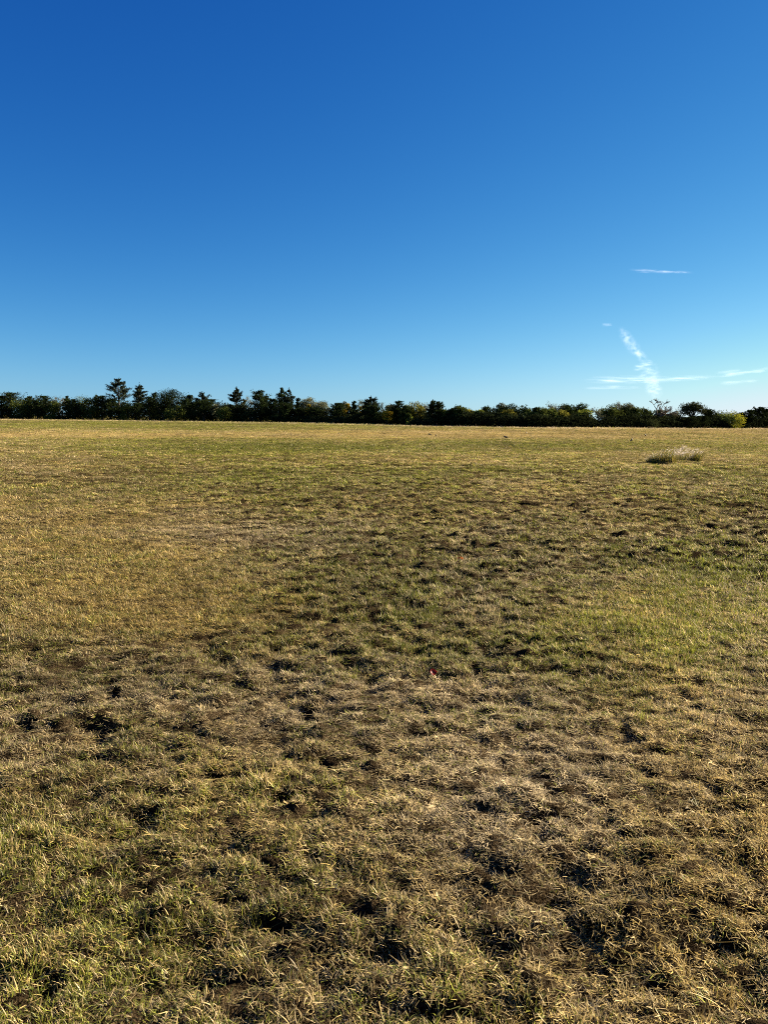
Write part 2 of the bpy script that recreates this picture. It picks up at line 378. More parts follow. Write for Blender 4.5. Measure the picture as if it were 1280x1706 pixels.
# ------------------------------------------------------------------ trees
PAL = {'cedar': (.040, .060, .020), 'open': (.055, .070, .040), 'round': (.045, .066, .018), 'pale': (.22, .23, .12), 'yellow': (.46, .33, .035),
       'olive': (.13, .16, .036), 'lime': (.36, .40, .06), 'gold': (.32, .30, .05), 'shrub': (.055, .068, .026), 'bare': (.20, .17, .13), 'dark': (.024, .034, .012)}
def leaves(C, size, rng, col, aspect=1.7, upw=.0, colvar=.35):
    """diamond-shaped sprays at the points C."""
    n = len(C); a = rng.normal(size=(n, 3)); a[:, 2] += upw; a /= np.linalg.norm(a, axis=1)[:, None]
    b = rng.normal(size=(n, 3)); b = np.cross(a, b); b /= np.linalg.norm(b, axis=1)[:, None] + 1e-9
    s = size * rng.uniform(.6, 1.4, n)[:, None]
    V = np.stack([C - a * s * .5, C + b * s / aspect * .5, C + a * s * .6, C - b * s / aspect * .5], 1).reshape(-1, 3)
    Fq = np.arange(4 * n).reshape(-1, 4)
    k = np.clip(rng.normal(1, colvar, n), .35, 2.0)[:, None]
    cc = np.asarray(col) if np.ndim(col) == 2 else np.broadcast_to(col, (n, 3))
    c = np.concatenate([cc * k, np.ones((n, 1))], 1)
    return V, Fq, np.repeat(c, 4, 0)
def limb(p, q, r, rng, sag=.1):
    t = np.linspace(0, 1, 5)[:, None]; Ld = np.linalg.norm(q - p)
    path = p * (1 - t) + q * t + np.sin(t * np.pi) * rng.normal(0, sag * .4, 3) * Ld
    return tube(path, r * (1 - .75 * t[:, 0]), 5)
def gen_cedar(h, w, rng, opn=False, lean=0.0, col=PAL['cedar']):
    C = []; T = []
    top = np.array([lean * h, rng.normal(0, .02) * h, h])
    tp = np.linspace(0, 1, 8)[:, None] * top + rng.normal(0, .012 * h, (8, 3)) * np.array([1, 1, 0]); tp[0, 2] = -.15; tp[0, :2] = 0
    T.append(tube(tp, np.linspace(.05 * w + .04, .02, 8), 7))
    nb = int((34 if opn else 95) + h * 2.2)
    for i in range(nb):
        t = (rng.uniform(.26, .98) if opn else rng.uniform(.05, .99))
        base = np.array([np.interp(t, np.linspace(0, 1, 8), tp[:, k]) for k in range(3)])
        if opn: prof = (.55 + .45 * math.sin((t - .26) / .74 * 3.0 + .2)) * (1 if t < .75 else (1 - t) / .25 * .75 + .25)
        else: prof = (1 - t) ** .5 * (.75 + .25 * min(1, t / .2)) + .05
        r = w * .5 * prof * rng.uniform(.55, 1.12); a = rng.uniform(0, 2 * np.pi); el = rng.uniform(.15, .9) * (1.0 if opn else 1.15)
        tip = base + np.array([math.cos(a) * r, math.sin(a) * r, math.tan(el) * r * .75])
        tip[2] = min(tip[2], h * 1.01)
        if opn or i % 3 == 0: T.append(limb(base, tip, .007 * w + .012, rng))
        m = int(34 * (.4 + prof) * (2.6 if opn else 1.4))
        s = rng.uniform(.35 if opn else .15, 1.05, m)[:, None]
        C.append(base * (1 - s) + tip * s + rng.normal(0, 1, (m, 3)) * np.array([.09, .09, .055]) * (r * .9 + .35))
    C.append(top + rng.normal(0, 1, (40, 3)) * np.array([.02 * w, .02 * w, .035 * h]) - np.array([0, 0, .03 * h]))
    C = np.concatenate(C); C = C[C[:, 2] > .05]
    return T, leaves(C, .26 + .012 * h, rng, col, 2.0, .5)
def gen_round(h, w, rng, lo=.12, dens=1.0, col=PAL['round'], lean=0.0, size=.30, nl=None, col2=None):
    T, C, K = [], [], []
    fork = np.array([lean * h * .4, 0, h * max(.16, lo * .8)])
    T.append(tube(np.array([[0, 0, -.15], fork * .5 + rng.normal(0, .02, 3) * h, fork]), [.045 * h * .5 + .05, .04 * h * .5 + .04, .03 * h * .5 + .03], 7))
    n = nl or int(15 + w * 1.2)
    for i in range(n):
        a = rng.uniform(0, 2 * np.pi); q = math.sqrt(rng.random()); zz = rng.uniform(0, 1)
        env = math.sqrt(max(.05, 1 - (1.9 * (zz - .48)) ** 2)) if zz > .48 else (.85 + .15 * zz)
        lr = w * rng.uniform(.13, .22)
        c = np.array([math.cos(a) * q * (w * .5 - lr * .6) * env + lean * h * zz, math.sin(a) * q * (w * .45 - lr * .6) * env, h * (lo + (1 - lo) * zz) - lr * .6 * (zz > .6)])
        c[2] = min(c[2], h - lr * .55); c[2] = max(c[2], lr * .5)
        T.append(limb(fork * rng.uniform(.75, 1), c, .012 * h + .02, rng, .2))
        m = int(150 * dens * (lr / (.17 * w)) ** 2)
        dv = rng.normal(size=(m, 3)); dv /= np.linalg.norm(dv, axis=1)[:, None]
        rad = lr * rng.uniform(.35, 1.0, m) ** .5 * (1 + .25 * rng.normal(size=m))
        pp = c + dv * rad[:, None] * np.array([1.1, 1.1, .75]); C.append(pp)
        cc = np.array(col) * rng.uniform(.7, 1.35)
        if col2 is not None and c[0] > w * .06: cc = np.array(col2) * rng.uniform(.7, 1.2)
        K.append(np.broadcast_to(cc, (m, 3)))
    C = np.concatenate(C); K = np.concatenate(K); ok = C[:, 2] > .05
    return T, leaves(C[ok], size, rng, K[ok], 1.4)
def gen_bare(h, w, rng, leafy=0, col=PAL['bare'], lean=0.0):
    T, tips = [], []
    def grow(p, d, Lb, r, lv):
        n = 4; pts = [p]
        for k in range(n):
            d = d + rng.normal(0, .14, 3); d /= np.linalg.norm(d); p = p + d * Lb / n; pts.append(p)
        T.append(tube(np.array(pts), np.linspace(r, r * .6, n + 1), 5 if lv else 7))
        if lv >= 5: tips.append(pts[-1]); return
        for k in range(rng.integers(2, 4) + (lv == 4)):
            dd = d + rng.normal(0, .55, 3) * np.array([1.15, 1.15, .6]); dd[2] = abs(dd[2]) * .6 + .15; dd /= np.linalg.norm(dd)
            grow(pts[-1 - (k > 1)], dd, Lb * rng.uniform(.62, .85), max(r * .62, .026), lv + 1)
    grow(np.array([0, 0, -.15]), np.array([lean, 0, 1.0]), 1.0, (.16 if leafy < 2 else .07), 0)
    A = np.concatenate([v for v, f in T]); sx = w / max(1e-3, np.ptp(A[:, 0])); sz = h / A[:, 2].max()
    T = [((v * np.array([sx, sx, sz])), f) for v, f in T]; tips = np.array(tips) * np.array([sx, sx, sz])
    C = np.repeat(tips, max(1, leafy), 0); C = C + rng.normal(0, .12 if leafy < 2 else .3, C.shape)
    return T, leaves(C, .16 if leafy < 2 else .24, rng, col, 2.2)

ntree = [0]
def place_tree(u, vt, wpx, kind, row, label, group=None, lean=0.0, vb=None):
    rng = np.random.default_rng(1000 + ntree[0] * 7); ntree[0] += 1
    gb = ground_at(u, vb if vb is not None else float(tree_front(u)) - .15); D = math.hypot(gb[0], gb[1]) + (0, 5, 10, 15)[row]
    P = at_dist(u, 700, D); x, y = P[0], P[1]; z0 = float(terrain(np.array([x]), np.array([y]))[0])
    h = at_dist(u, vt, D)[2] - z0; w = wpx * D / F * (1.1 if u < 440 else 1.0) * (1.45 if kind in ('cedar', 'dark', 'round', 'olive', 'shrub') else (.98 if kind == 'open' else 1.25))
    col = np.array(PAL.get(kind, PAL['cedar'])) * rng.uniform(.8, 1.15) * .55
    if kind == 'cedar': T, Lf = gen_cedar(h, w, rng, lean=lean, col=col)
    elif kind == 'dark': T, Lf = gen_cedar(h, w, rng, lean=lean, col=col)
    elif kind == 'open': T, Lf = gen_cedar(h, w, rng, True, lean, col)
    elif kind == 'round': T, Lf = gen_round(h, w, rng, .1, 1.1, col, lean)
    elif kind == 'dome': T, Lf = gen_round(h, w, rng, .45, 1.3, col * .7, lean); kind = 'round'
    elif kind == 'lollipop': T, Lf = gen_round(h, w, rng, .56, 1.1, (.04, .045, .02), lean)
    elif kind in ('pale',): T, Lf = gen_round(h, w, rng, .25, 1.3, col, lean, .26)
    elif kind in ('olive', 'gold', 'lime'): T, Lf = gen_round(h, w, rng, .08, 1.0, col, lean)
    elif kind == 'yellow': T, Lf = gen_round(h, w, rng, .2, .9, col, lean, .26)
    elif kind == 'half': T, Lf = gen_round(h, w, rng, .02, 1.2, PAL['olive'], lean, col2=(.26, .25, .025), nl=26)
    elif kind == 'shrub': T, Lf = gen_round(h, w, rng, .02, 1.2, col, lean, .24)
    elif kind == 'twig': T, Lf = gen_bare(h, w, rng, 5, np.array(PAL['pale']) * .6, lean)
    elif kind == 'bare': T, Lf = gen_bare(h, w, rng, 1, PAL['bare'], lean)
    nm = {'cedar': 'cedar_tree', 'dark': 'cedar_tree', 'open': 'cedar_tree', 'shrub': 'shrub', 'bare': 'bare_tree', 'twig': 'bare_tree'}.get(kind, 'leafy_tree')
    e = bpy.data.objects.new(nm, None); COL.objects.link(e); e.location = (x, y, z0)
    tag(e, label, {'shrub': 'shrub'}.get(nm, 'tree'), group)
    TV, TF = join(T)
    link('trunk', mesh('trunk', TV, TF, M_PALEBARK if kind in ('bare', 'twig') else M_BARK, smooth=True), e)
    link('crown', mesh('crown', Lf[0], Lf[1], M_FOL, {'leaf_colour': ('FLOAT_COLOR', Lf[2].astype(np.float32))}), e)
    return e
W1 = 'cedars of the low wood left of the tall open cedars'
W2 = 'trees of the wood between the open cedars and the pale trees'
W3 = 'trees of the wood in the middle of the treeline'
W4 = 'trees of the right half of the wood'
TREES = [
 (3, 660, 24, 'cedar', 1, 'dark cedar cut by the left edge of the photo', W1),
 (18, 655, 34, 'cedar', 1, 'broad peaked cedar nearest the left edge, taller than its neighbours', W1),
 (33, 664, 26, 'olive', 0, 'olive tree in front of the broad peaked cedar at far left', W1),
 (44, 663, 13, 'cedar', 1, 'narrow pointed cedar right of the broad peaked cedar at far left', W1),
 (51, 661, 15, 'cedar', 2, 'slim spiky cedar, second pointed top from the left', W1),
 (62, 668, 18, 'cedar', 0, 'low dark cedar in the dip right of two pointed cedars at left', W1),
 (74, 660.5, 30, 'cedar', 1, 'broad dark cedar with a feathery double top above a dip', W1),
 (88, 669, 20, 'olive', 0, 'low dull green tree before the twiggy treetops at left', W1),
 (97, 662, 16, 'twig', 2, 'thin twiggy treetop, leftmost of two showing above dark cedars', W1),
 (106, 661, 15, 'twig', 2, 'thin twiggy treetop beside a narrow dark spire', W1),
 (114, 660.5, 12, 'cedar', 1, 'narrow dark spire cedar right of the twiggy treetops', W1),
 (124, 666, 19, 'cedar', 0, 'squat dark cedar between the spire and the rounded olive tree', W1),
 (139, 660, 30, 'olive', 1, 'rounded olive green tree between dark cedars left of the tall open cedar', W1),
 (151, 662, 20, 'olive', 0, 'smaller green tree at the right shoulder of the rounded olive one', W1),
 (161, 658.5, 12, 'cedar', 2, 'slender cedar with a bent tip beside the flat dark cedar', W1),
 (171, 660, 28, 'cedar', 1, 'flat topped dark cedar just left of the tallest open cedar', W1),
 (184, 666, 22, 'cedar', 0, 'low dark cedar at the left foot of the tallest open cedar', W1),
 (199, 632, 35, 'open', 1, 'tallest cedar of the treeline, open layered crown on a bare trunk', 'tall open cedars'),
 (213, 671, 20, 'olive', 0, 'low olive tree filling the gap between the two tall open cedars', W2),
 (201, 680, 22, 'cedar', 0, 'dark low cedar under the tallest open cedar', W2),
 (233, 641, 24, 'open', 1, 'second tallest open cedar, slimmer, right of the tallest one', 'tall open cedars'),
 (228, 672, 22, 'cedar', 0, 'dark low cedar at the foot of the slimmer open cedar', W2),
 (249, 662, 22, 'cedar', 0, 'sloping dark cedar right of the slimmer open cedar', W2),
 (259, 655, 17, 'cedar', 1, 'pointed cedar against the left side of the dark dome shaped tree', W2),
 (283, 647.5, 40, 'dome', 1, 'dark dome shaped tree with sky showing between its limbs', W2),
 (272, 676, 24, 'cedar', 0, 'low cedar under the left half of the dark dome', W2),
 (294, 674, 24, 'olive', 0, 'low olive tree under the right half of the dark dome', W2),
 (308, 666, 22, 'cedar', 1, 'rounded cedar against the right side of the dark dome', W2),
 (316, 659, 17, 'cedar', 2, 'ragged cedar top standing behind the rounded cedar beside the dome', W2),
 (323, 672, 24, 'cedar', 0, 'low dark cedar in front of the ragged cedar right of the dome', W2),
 (337, 654, 26, 'open', 1, 'layered cedar with its tip swept left and a long right slope', W2),
 (340, 668, 28, 'cedar', 0, 'bushy cedar skirt in front of the layered swept cedar', W2),
 (353, 666, 20, 'cedar', 1, 'low cedar on the right slope of the layered swept cedar', W2),
 (362, 672, 20, 'pale', 1, 'greyish green low tree in the dip of the skyline at left', W2),
 (374, 674, 20, 'olive', 0, 'lowest olive tree of the dip before the twisted narrow cedar', W2),
 (383, 675, 18, 'cedar', 1, 'small cedar just left of the twisted narrow cedar', W2),
 (394, 646.5, 20, 'open', 1, 'twisted narrow open cedar rising alone after the dip', 'tall open cedars'),
 (397, 676, 24, 'cedar', 0, 'low cedar at the foot of the twisted narrow cedar', W2),
 (406, 666, 13, 'cedar', 2, 'short cedar between the twisted cedar and the thin grey tree', W2),
 (415, 660, 13, 'twig', 2, 'thin grey twiggy tree left of the dense cone cedar', W2),
 (434, 651.5, 30, 'cedar', 1, 'dense dark cone shaped cedar, widest of the pointed trees', W2),
 (420, 680, 22, 'shrub', 0, 'olive shrub under the thin grey twiggy tree', W2),
 (443, 660, 20, 'cedar', 2, 'cedar shoulder on the right of the dense cone cedar', W2),
 (455, 665, 24, 'cedar', 1, 'rounded dark cedar between the cone cedar and the twin spires', W2),
 (469, 646.5, 19, 'cedar', 1, 'darker left one of the twin cedar spires', 'twin cedar spires'),
 (482, 649.5, 20, 'open', 1, 'looser right one of the twin cedar spires', 'twin cedar spires'),
 (476, 672, 34, 'cedar', 0, 'broad dark cedar mass below the twin spires', W3),
 (497, 664, 15, 'cedar', 2, 'small leaning cedar between the twin spires and the pale round trees', W3),
 (510, 659, 32, 'pale', 2, 'pale green round tree, left one of the pale pair', 'pale round trees'),
 (516, 674, 11, 'yellow', 1, 'small orange yellow tree below the left pale round tree', W3),
 (532, 663, 34, 'pale', 2, 'pale grey green round tree, right one of the pale pair', 'pale round trees'),
 (529, 680, 26, 'cedar', 1, 'dark cedar in front of the right pale round tree', W3),
 (503, 682, 22, 'cedar', 1, 'dark cedar in front of the left pale round tree', W3),
 (563, 672, 27, 'cedar', 1, 'dark rounded cedar right of the skyline gap after the pale trees', W3),
 (574, 669, 17, 'pale', 3, 'pale treetop showing behind the left bright yellow tree', W3),
 (581, 672, 14, 'yellow', 1, 'bright yellow autumn tree between two dark cedars left of the middle', W3),
 (590, 669, 14, 'cedar', 1, 'narrow dark cedar right of the bright yellow tree', W3),
 (601, 667, 12, 'twig', 2, 'twiggy grey treetop between dark cedars near the middle', W3),
 (601, 677, 8, 'yellow', 1, 'small yellow tree below the twiggy grey treetop', W3),
 (609, 673, 14, 'cedar', 1, 'small dark cedar just left of the highest tree in the middle', W3),
 (618, 661, 24, 'open', 1, 'highest cedar in the middle, ragged top leaning right', W3),
 (624, 676, 26, 'cedar', 0, 'dark cedar in front of the ragged highest middle tree', W3),
 (636, 672, 18, 'twig', 2, 'twiggy tree behind and left of the mustard yellow tree', W3),
 (645, 682, 20, 'yellow', 0, 'mustard yellow tree reaching down to the field edge', W3),
 (651, 674, 26, 'pale', 2, 'dull pale tree behind the mustard yellow one', W3),
 (664, 669, 23, 'cedar', 1, 'dark pointed cedar right of the mustard yellow tree', W3),
 (676, 677, 16, 'cedar', 0, 'low dark cedar left of the big green and gold tree', W3),
 (691, 668, 34, 'gold', 1, 'big green and gold rounded tree beside a double dark cedar', W4),
 (682, 688, 12, 'lime', 0, 'small pale green sapling at the foot of the green and gold tree', W4),
 (711, 671, 17, 'twig', 2, 'loose twiggy tree left of the double dark cedar', W4),
 (721, 668, 18, 'cedar', 1, 'left and higher top of the double dark cedar', W4),
 (731, 670, 20, 'cedar', 1, 'right and wider top of the double dark cedar', W4),
 (743, 681, 17, 'olive', 1, 'olive tree at the right foot of the double dark cedar', W4),
 (753, 681, 15, 'cedar', 1, 'small dark tree before the peaked olive tree', W4),
 (766, 674, 24, 'olive', 1, 'peaked olive tree right of the skyline notch', W4),
 (783, 681, 20, 'gold', 1, 'low golden green tree in the flat stretch of skyline', W4),
 (799, 682, 22, 'lime', 1, 'yellow green tree catching sun before the layered tree group', W4),
 (808, 676.5, 26, 'round', 2, 'dark rounded tree behind the sunlit yellow green one', W4),
 (832, 670.5, 22, 'pale', 2, 'feathery grey green tree, left top of the layered group', W4),
 (848, 670, 38, 'round', 2, 'wide dark layered tree, highest of the group right of the middle', W4),
 (846, 681, 24, 'gold', 1, 'olive gold tree in front of the wide dark layered tree', W4),
 (868, 672, 28, 'round', 2, 'dark green layered tree on the right of the highest one', W4),
 (883, 681, 18, 'olive', 1, 'low olive tree in the dip after the layered group', W4),
 (893, 679, 18, 'round', 1, 'low dark tree in the dip before the pale green tree', W4),
 (904, 679, 26, 'olive', 1, 'dull green tree left of the thin grey treetop', W4),
 (926, 672, 20, 'twig', 2, 'thin grey treetop left of the dark dome trees', W4),
 (918, 680, 18, 'olive', 1, 'small green tree under the thin grey treetop', W4),
 (943, 670, 32, 'round', 2, 'dark rounded tree, left one of two dome tops', W4),
 (936, 684, 26, 'gold', 1, 'brownish gold tree under the left dome top', W4),
 (966, 672, 28, 'round', 2, 'dark rounded tree, right one of two dome tops', W4),
 (975, 680, 34, 'lime', 1, 'yellow green tree sloping down to the bright sky gap', W4),
 (991, 684, 12, 'twig', 1, 'thin bush at the left side of the sky gap', W4),
 (999, 677, 18, 'bare', 2, 'thin leafless tree above the sky gap', W4),
 (1017, 673, 32, 'olive', 1, 'olive green tree right of the sky gap', W4),
 (1030, 670.5, 18, 'twig', 2, 'grey twiggy treetop behind the olive tree by the sky gap', W4),
 (1046, 671, 28, 'pale', 2, 'grey green rounded tree left of the big bare tree', W4),
 (1040, 680, 22, 'dark', 1, 'dark pointed cedar in front of the grey green rounded tree', W4),
 (1059, 679, 20, 'olive', 1, 'small olive tree between the rounded grey tree and bare tree', W4),
 (1088, 663, 38, 'bare', 1, 'big leafless tree with spreading bare branches against the sky', 'bare trees'),
 (1076, 679, 24, 'olive', 1, 'olive tree under the left branches of the big bare tree', W4),
 (1100, 682, 20, 'olive', 1, 'olive tree under the right branches of the big bare tree', W4),
 (1076, 696, 34, 'shrub', 0, 'rounded olive shrub in front of the wood below the big bare tree', 'shrubs along the wood edge'),
 (1116, 682, 18, 'twig', 1, 'loose twiggy tree right of the big bare tree', W4),
 (1125, 689, 18, 'dark', 1, 'low dark cedar before the round tree standing clear of the wood', W4),
 (1152, 670, 33, 'lollipop', 1, 'leaning round crowned tree standing clear above the dark wood', W4),
 (1145, 696, 30, 'dark', 0, 'low dark cedar under the round crowned clear standing tree', W4),
 (1167, 694, 26, 'dark', 0, 'low dark cedar right of the clear standing round tree', W4),
 (1181, 683, 24, 'dark', 1, 'dark peaked cedar between the clear standing tree and bright green tree', W4),
 (1195, 690, 16, 'dark', 1, 'small dark cedar touching the bright green tree', W4),
 (1217, 682, 42, 'half', 0, 'bright yellow green tree reaching the ground among dark cedars at right', W4),
 (1236, 688, 18, 'dark', 2, 'dark low tree behind the right side of the bright green tree', W4),
 (1250, 684, 20, 'dark', 1, 'dark cedar right of the bright yellow green tree', W4),
 (1265, 679, 22, 'dark', 1, 'dark cedar with a spiked tip near the right edge', W4),
 (1277, 682, 20, 'dark', 1, 'dark cedar cut by the right edge of the photo', W4),
]
for t in TREES:
    place_tree(*t[:6], t[6], lean={'leaning round crowned tree standing clear above the dark wood': .1}.get(t[5], 0.0))
for k, (u, vt, w, lb) in enumerate([
 (395, 693, 18, 'low shrub below the twisted narrow cedar, first of the shrub row'), (462, 690, 20, 'dull olive shrub below the twin spires, leftmost in the dense shrub row'),
 (480, 693, 18, 'low dark shrub below the looser cedar spire'), (499, 692, 20, 'olive shrub under the left edge of the pale pair'),
 (518, 693, 20, 'rounded shrub below the orange yellow tree'), (536, 692, 20, 'rounded shrub below the right pale tree'), (553, 691, 18, 'shrub below the skyline gap right of the pale pair'),
 (567, 692, 18, 'shrub in front of the dark rounded cedar'), (582, 691, 18, 'shrub straight below the bright yellow tree'), (597, 692, 18, 'shrub below the twiggy grey middle treetop'),
 (612, 692, 18, 'shrub below the ragged highest middle tree'), (627, 694, 18, 'last shrub of the dense row, left of the mustard yellow tree'),
 (695, 696, 18, 'low shrub in front of the green and gold tree'), (716, 696, 20, 'grey green shrub in front of the double dark cedar'),
 (28, 693, 14, 'small bright shrub at the field edge near the left border'), (101, 694, 14, 'small yellowish shrub at the field edge left of the rounded olive tree')]):
    place_tree(u, vt, w, 'shrub', 0, lb, 'shrubs along the wood edge')
for u, vt, w, k in ((-22, 661, 26, 'cedar'), (-50, 664, 30, 'cedar'), (-80, 662, 30, 'olive'), (1300, 681, 26, 'dark'), (1326, 683, 28, 'dark'), (1352, 680, 28, 'olive')):
    place_tree(u, vt, w, k, 1, {-22: 'cedar of the wood just outside the left border', -50: 'wide cedar, second outside the left border', -80: 'olive tree, third outside the left border', 1300: 'cedar of the wood just outside the right border', 1326: 'wide cedar, second outside the right border', 1352: 'olive tree, third outside the right border'}[u], 'trees beyond the photo edge')

def understorey():
    rng = np.random.default_rng(5); n = 90000
    u = rng.uniform(-130, 1410, n); D0 = np.array([math.hypot(*ground_at(a, float(tree_front(a)))[:2]) for a in np.arange(-140, 1421, 20)])
    D0 = np.interp(u, np.arange(-140, 1421, 20), D0)
    front = sstep(700, 780, u); D = D0 + 6 - 5.0 * front + rng.uniform(0, 9, n)  # right part stands forward, its dark leaf colour painting shade over the trees' foot
    az = np.arctan2((u - 640) / F, 1 / math.cos(math.radians(PITCH))); x = D * np.sin(az); y = D * np.cos(az)
    hm = (np.interp(u, [0, 420, 560, 1200, 1215, 1235, 1280], [.028, .026, .021, .017, .004, .004, .017]) * D0 * (.80 + .25 * gnoise(x / 6, y / 6, 40) + .3 * gnoise(x / 2.2, y / 2.2, 41)))
    hm *= 1 - .45 * np.exp(-((u - 998) / 9) ** 2) - .5 * np.exp(-((u - 1150) / 26) ** 4)
    z = rng.uniform(0, 1, n) * hm
    C = np.stack([x, y, z], -1)
    V, Fq, c = leaves(C, .45, rng, (.016, .021, .009), 1.4)
    o = link('undergrowth', mesh('undergrowth', V, Fq, M_FOL, {'leaf_colour': ('FLOAT_COLOR', c.astype(np.float32))}))
    tag(o, 'dark tangled undergrowth and painted shade filling the foot of the wood', 'undergrowth', kind='stuff')
understorey()

# ------------------------------------------------------------------ tall grass clumps at right
M_TALL = leaf_mat('tall_grass_blades', 'leaf_colour', .35, .04)
M_PLUME = leaf_mat('seed_plumes', 'leaf_colour', .5, .03)
def tall_clump(u0, u1, vb, hb, nb, npl, hp, label, seed, wind=.15):
    rng = np.random.default_rng(seed); a = ground_at(u0, vb); b = ground_at(u1, vb); c = (a + b) / 2; wx = np.linalg.norm(b - a) / 2
    z0 = float(terrain(np.array([c[0]]), np.array([c[1]]))[0])
    e = bpy.data.objects.new('grass_clump', None); COL.objects.link(e); e.location = (c[0], c[1], z0 - .02)
    tag(e, label, 'grass clump', 'tall ornamental grass clumps')
    def stems(n, Lr, w, lean, wind, cols, tip=False):
        Vs, Fs, Cs, tips = [], [], [], []
        for k in range(n):
            q = rng.uniform(0, 1) ** .5; an = rng.uniform(0, 2 * np.pi); p = np.array([q * wx * math.cos(an), q * wx * .55 * math.sin(an), 0.]); az = rng.uniform(0, 2 * np.pi)
            th = rng.uniform(*lean); Lb = rng.uniform(*Lr) * (1 - .35 * q) * (.72 + .28 * p[0] / wx); seg = 6; pts = []
            d = np.array([math.sin(th) * math.cos(az), math.sin(th) * math.sin(az), math.cos(th)])
            col = np.array(cols[rng.integers(len(cols))]) * rng.uniform(.6, 1.35)
            sd = np.cross(d, [0, 0, 1.]); sd /= np.linalg.norm(sd) + 1e-6
            for s in range(seg + 1):
                t = s / seg; ww = w * (1 - .8 * t * t) * .5; pts += [p - sd * ww, p + sd * ww]; p = p + d * Lb / seg
                d = d + np.array([wind, -.02, -.16 * rng.uniform(.3, 1.3) if not tip else -.05]) * t; d /= np.linalg.norm(d)
            o = sum(map(len, Vs)); Vs.append(np.array(pts)); Fs.append(np.array([[o + 2 * s, o + 2 * s + 1, o + 2 * s + 3, o + 2 * s + 2] for s in range(seg)]))
            Cs.append(np.broadcast_to([*col, 1], (len(pts), 4))); tips.append((p, d))
        return np.concatenate(Vs), np.concatenate(Fs), np.concatenate(Cs), tips
    V, Fq, C, _ = stems(nb, (hb * .5, hb * 1.15), .012, (.05, .85), wind * 1.25, [(.07, .09, .015), (.24, .21, .03), (.04, .045, .009), (.34, .25, .07)])
    link('leaves', mesh('leaves', V, Fq, M_TALL, {'leaf_colour': ('FLOAT_COLOR', C.astype(np.float32))}), e)
    if npl:
        V, Fq, C, tips = stems(npl, (hp * .75, hp * 1.15), .005, (.02, .5), wind * .8, [(.26, .21, .11)], True)
        stem = (V, Fq, C)
        PC = []
        for p, d in tips:
            m = 16; t = rng.uniform(-1, .1, m)[:, None]; PC.append(p + d * t * .17 + rng.normal(0, .012, (m, 3)))
        PC = np.concatenate(PC); V, Fq, C = leaves(PC, .026, rng, (.58, .50, .44), 2.2, colvar=.25)
        V, Fq, C = join3([stem, (V, Fq, C)])
        link('seed_plumes', mesh('seed_plumes', V, Fq, M_PLUME, {'leaf_colour': ('FLOAT_COLOR', C.astype(np.float32))}), e)
    return e
tall_clump(1079, 1124, 771.5, .82, 1100, 30, .78, 'broad green clump of tall grass casting a black shadow, leftmost clump', 61, .24)
tall_clump(1114, 1147, 768, .62, 460, 90, .86, 'pinkish white feathery plumes in the middle of the tall grass', 62, .22)
tall_clump(1149, 1167, 768.5, .82, 420, 24, .80, 'small dark green clump of tall grass at the right end, yellow seed heads', 63, .24)

# ------------------------------------------------------------------ birds
M_BIRD = simple_mat('black_feathers', (.012, .012, .015), .35, 0, 40, .6)
M_BEAK = simple_mat('dark_beak', (.03, .028, .025), .4)
def bird_mesh(pose):
    """one loft from tail to beak, folded wings and legs welded into one mesh; faces +X, about 0.42 m long."""
    if pose == 'feed': spine = [(-.24, .055), (-.20, .075), (-.12, .115), (-.05, .150), (.03, .165), (.09, .145), (.125, .105), (.15, .070), (.175, .045), (.20, .022), (.225, .004)]
    elif pose == 'up': spine = [(-.15, .035), (-.13, .06), (-.085, .11), (-.04, .155), (.01, .195), (.045, .235), (.065, .27), (.085, .292), (.112, .297), (.135, .293), (.165, .286)]
    else: spine = [(-.24, .10), (-.20, .108), (-.12, .125), (-.05, .145), (.03, .165), (.085, .19), (.115, .215), (.14, .228), (.168, .226), (.19, .220), (.22, .212)]
    ry = [.022, .026, .042, .062, .066, .050, .034, .032, .026, .010, .003]; rz = [.007, .014, .038, .062, .066, .050, .036, .032, .026, .011, .003]
    sp = np.array(spine); ns = 12; t = np.gradient(sp, axis=0); t /= np.linalg.norm(t, axis=1)[:, None]; nrm = np.stack([-t[:, 1], t[:, 0]], -1)
    V = []
    for i, (p, n) in enumerate(zip(sp, nrm)):
        for k in range(ns):
            a = 2 * np.pi * k / ns; V.append((p[0] + n[0] * rz[i] * math.sin(a), ry[i] * math.cos(a), p[1] + n[1] * rz[i] * math.sin(a)))
    Fq = [[i * ns + k, i * ns + (k + 1) % ns, (i + 1) * ns + (k + 1) % ns, (i + 1) * ns + k] for i in range(len(sp) - 1) for k in range(ns)]
    parts = [(np.array(V), np.array(Fq))]
    for s in (-1, 1):   # wing folded on the flank, a tapering loft
        path = np.array([sp[5], sp[4], sp[3], sp[2], sp[1]]); path3 = np.stack([path[:, 0], s * np.array([.040, .058, .056, .040, .022]), path[:, 1] + .012], -1)
        v, f = tube(path3, np.array([.012, .030, .034, .022, .006]), 8); v = v.copy(); parts.append((v, f))
        hip = np.array([sp[3][0] + .02, s * .03, sp[3][1] - .04]); knee = np.array([hip[0] - .02, s * .032, hip[2] * .5 + .005]); ft = np.array([hip[0] + .008, s * .034, .004])
        parts.append(tube(np.array([hip, knee, ft]), np.array([.014, .005, .004]), 6))
        for az in (-.5, 0, .5, math.pi): parts.append(tube(np.array([ft, ft + np.array([math.cos(az) * .03, math.sin(az) * .03, -.002])]), np.array([.004, .002]), 5))
    V, Fq = join(parts); me = mesh('bird', V, Fq, M_BIRD, smooth=True); me.materials.append(M_BEAK)
    mi = np.zeros(len(Fq), np.int32); mi[ns * 8:ns * 10] = 1; me.polygons.foreach_set('material_index', mi)
    return me
BM = {p: bird_mesh(p) for p in ('feed', 'up', 'walk')}
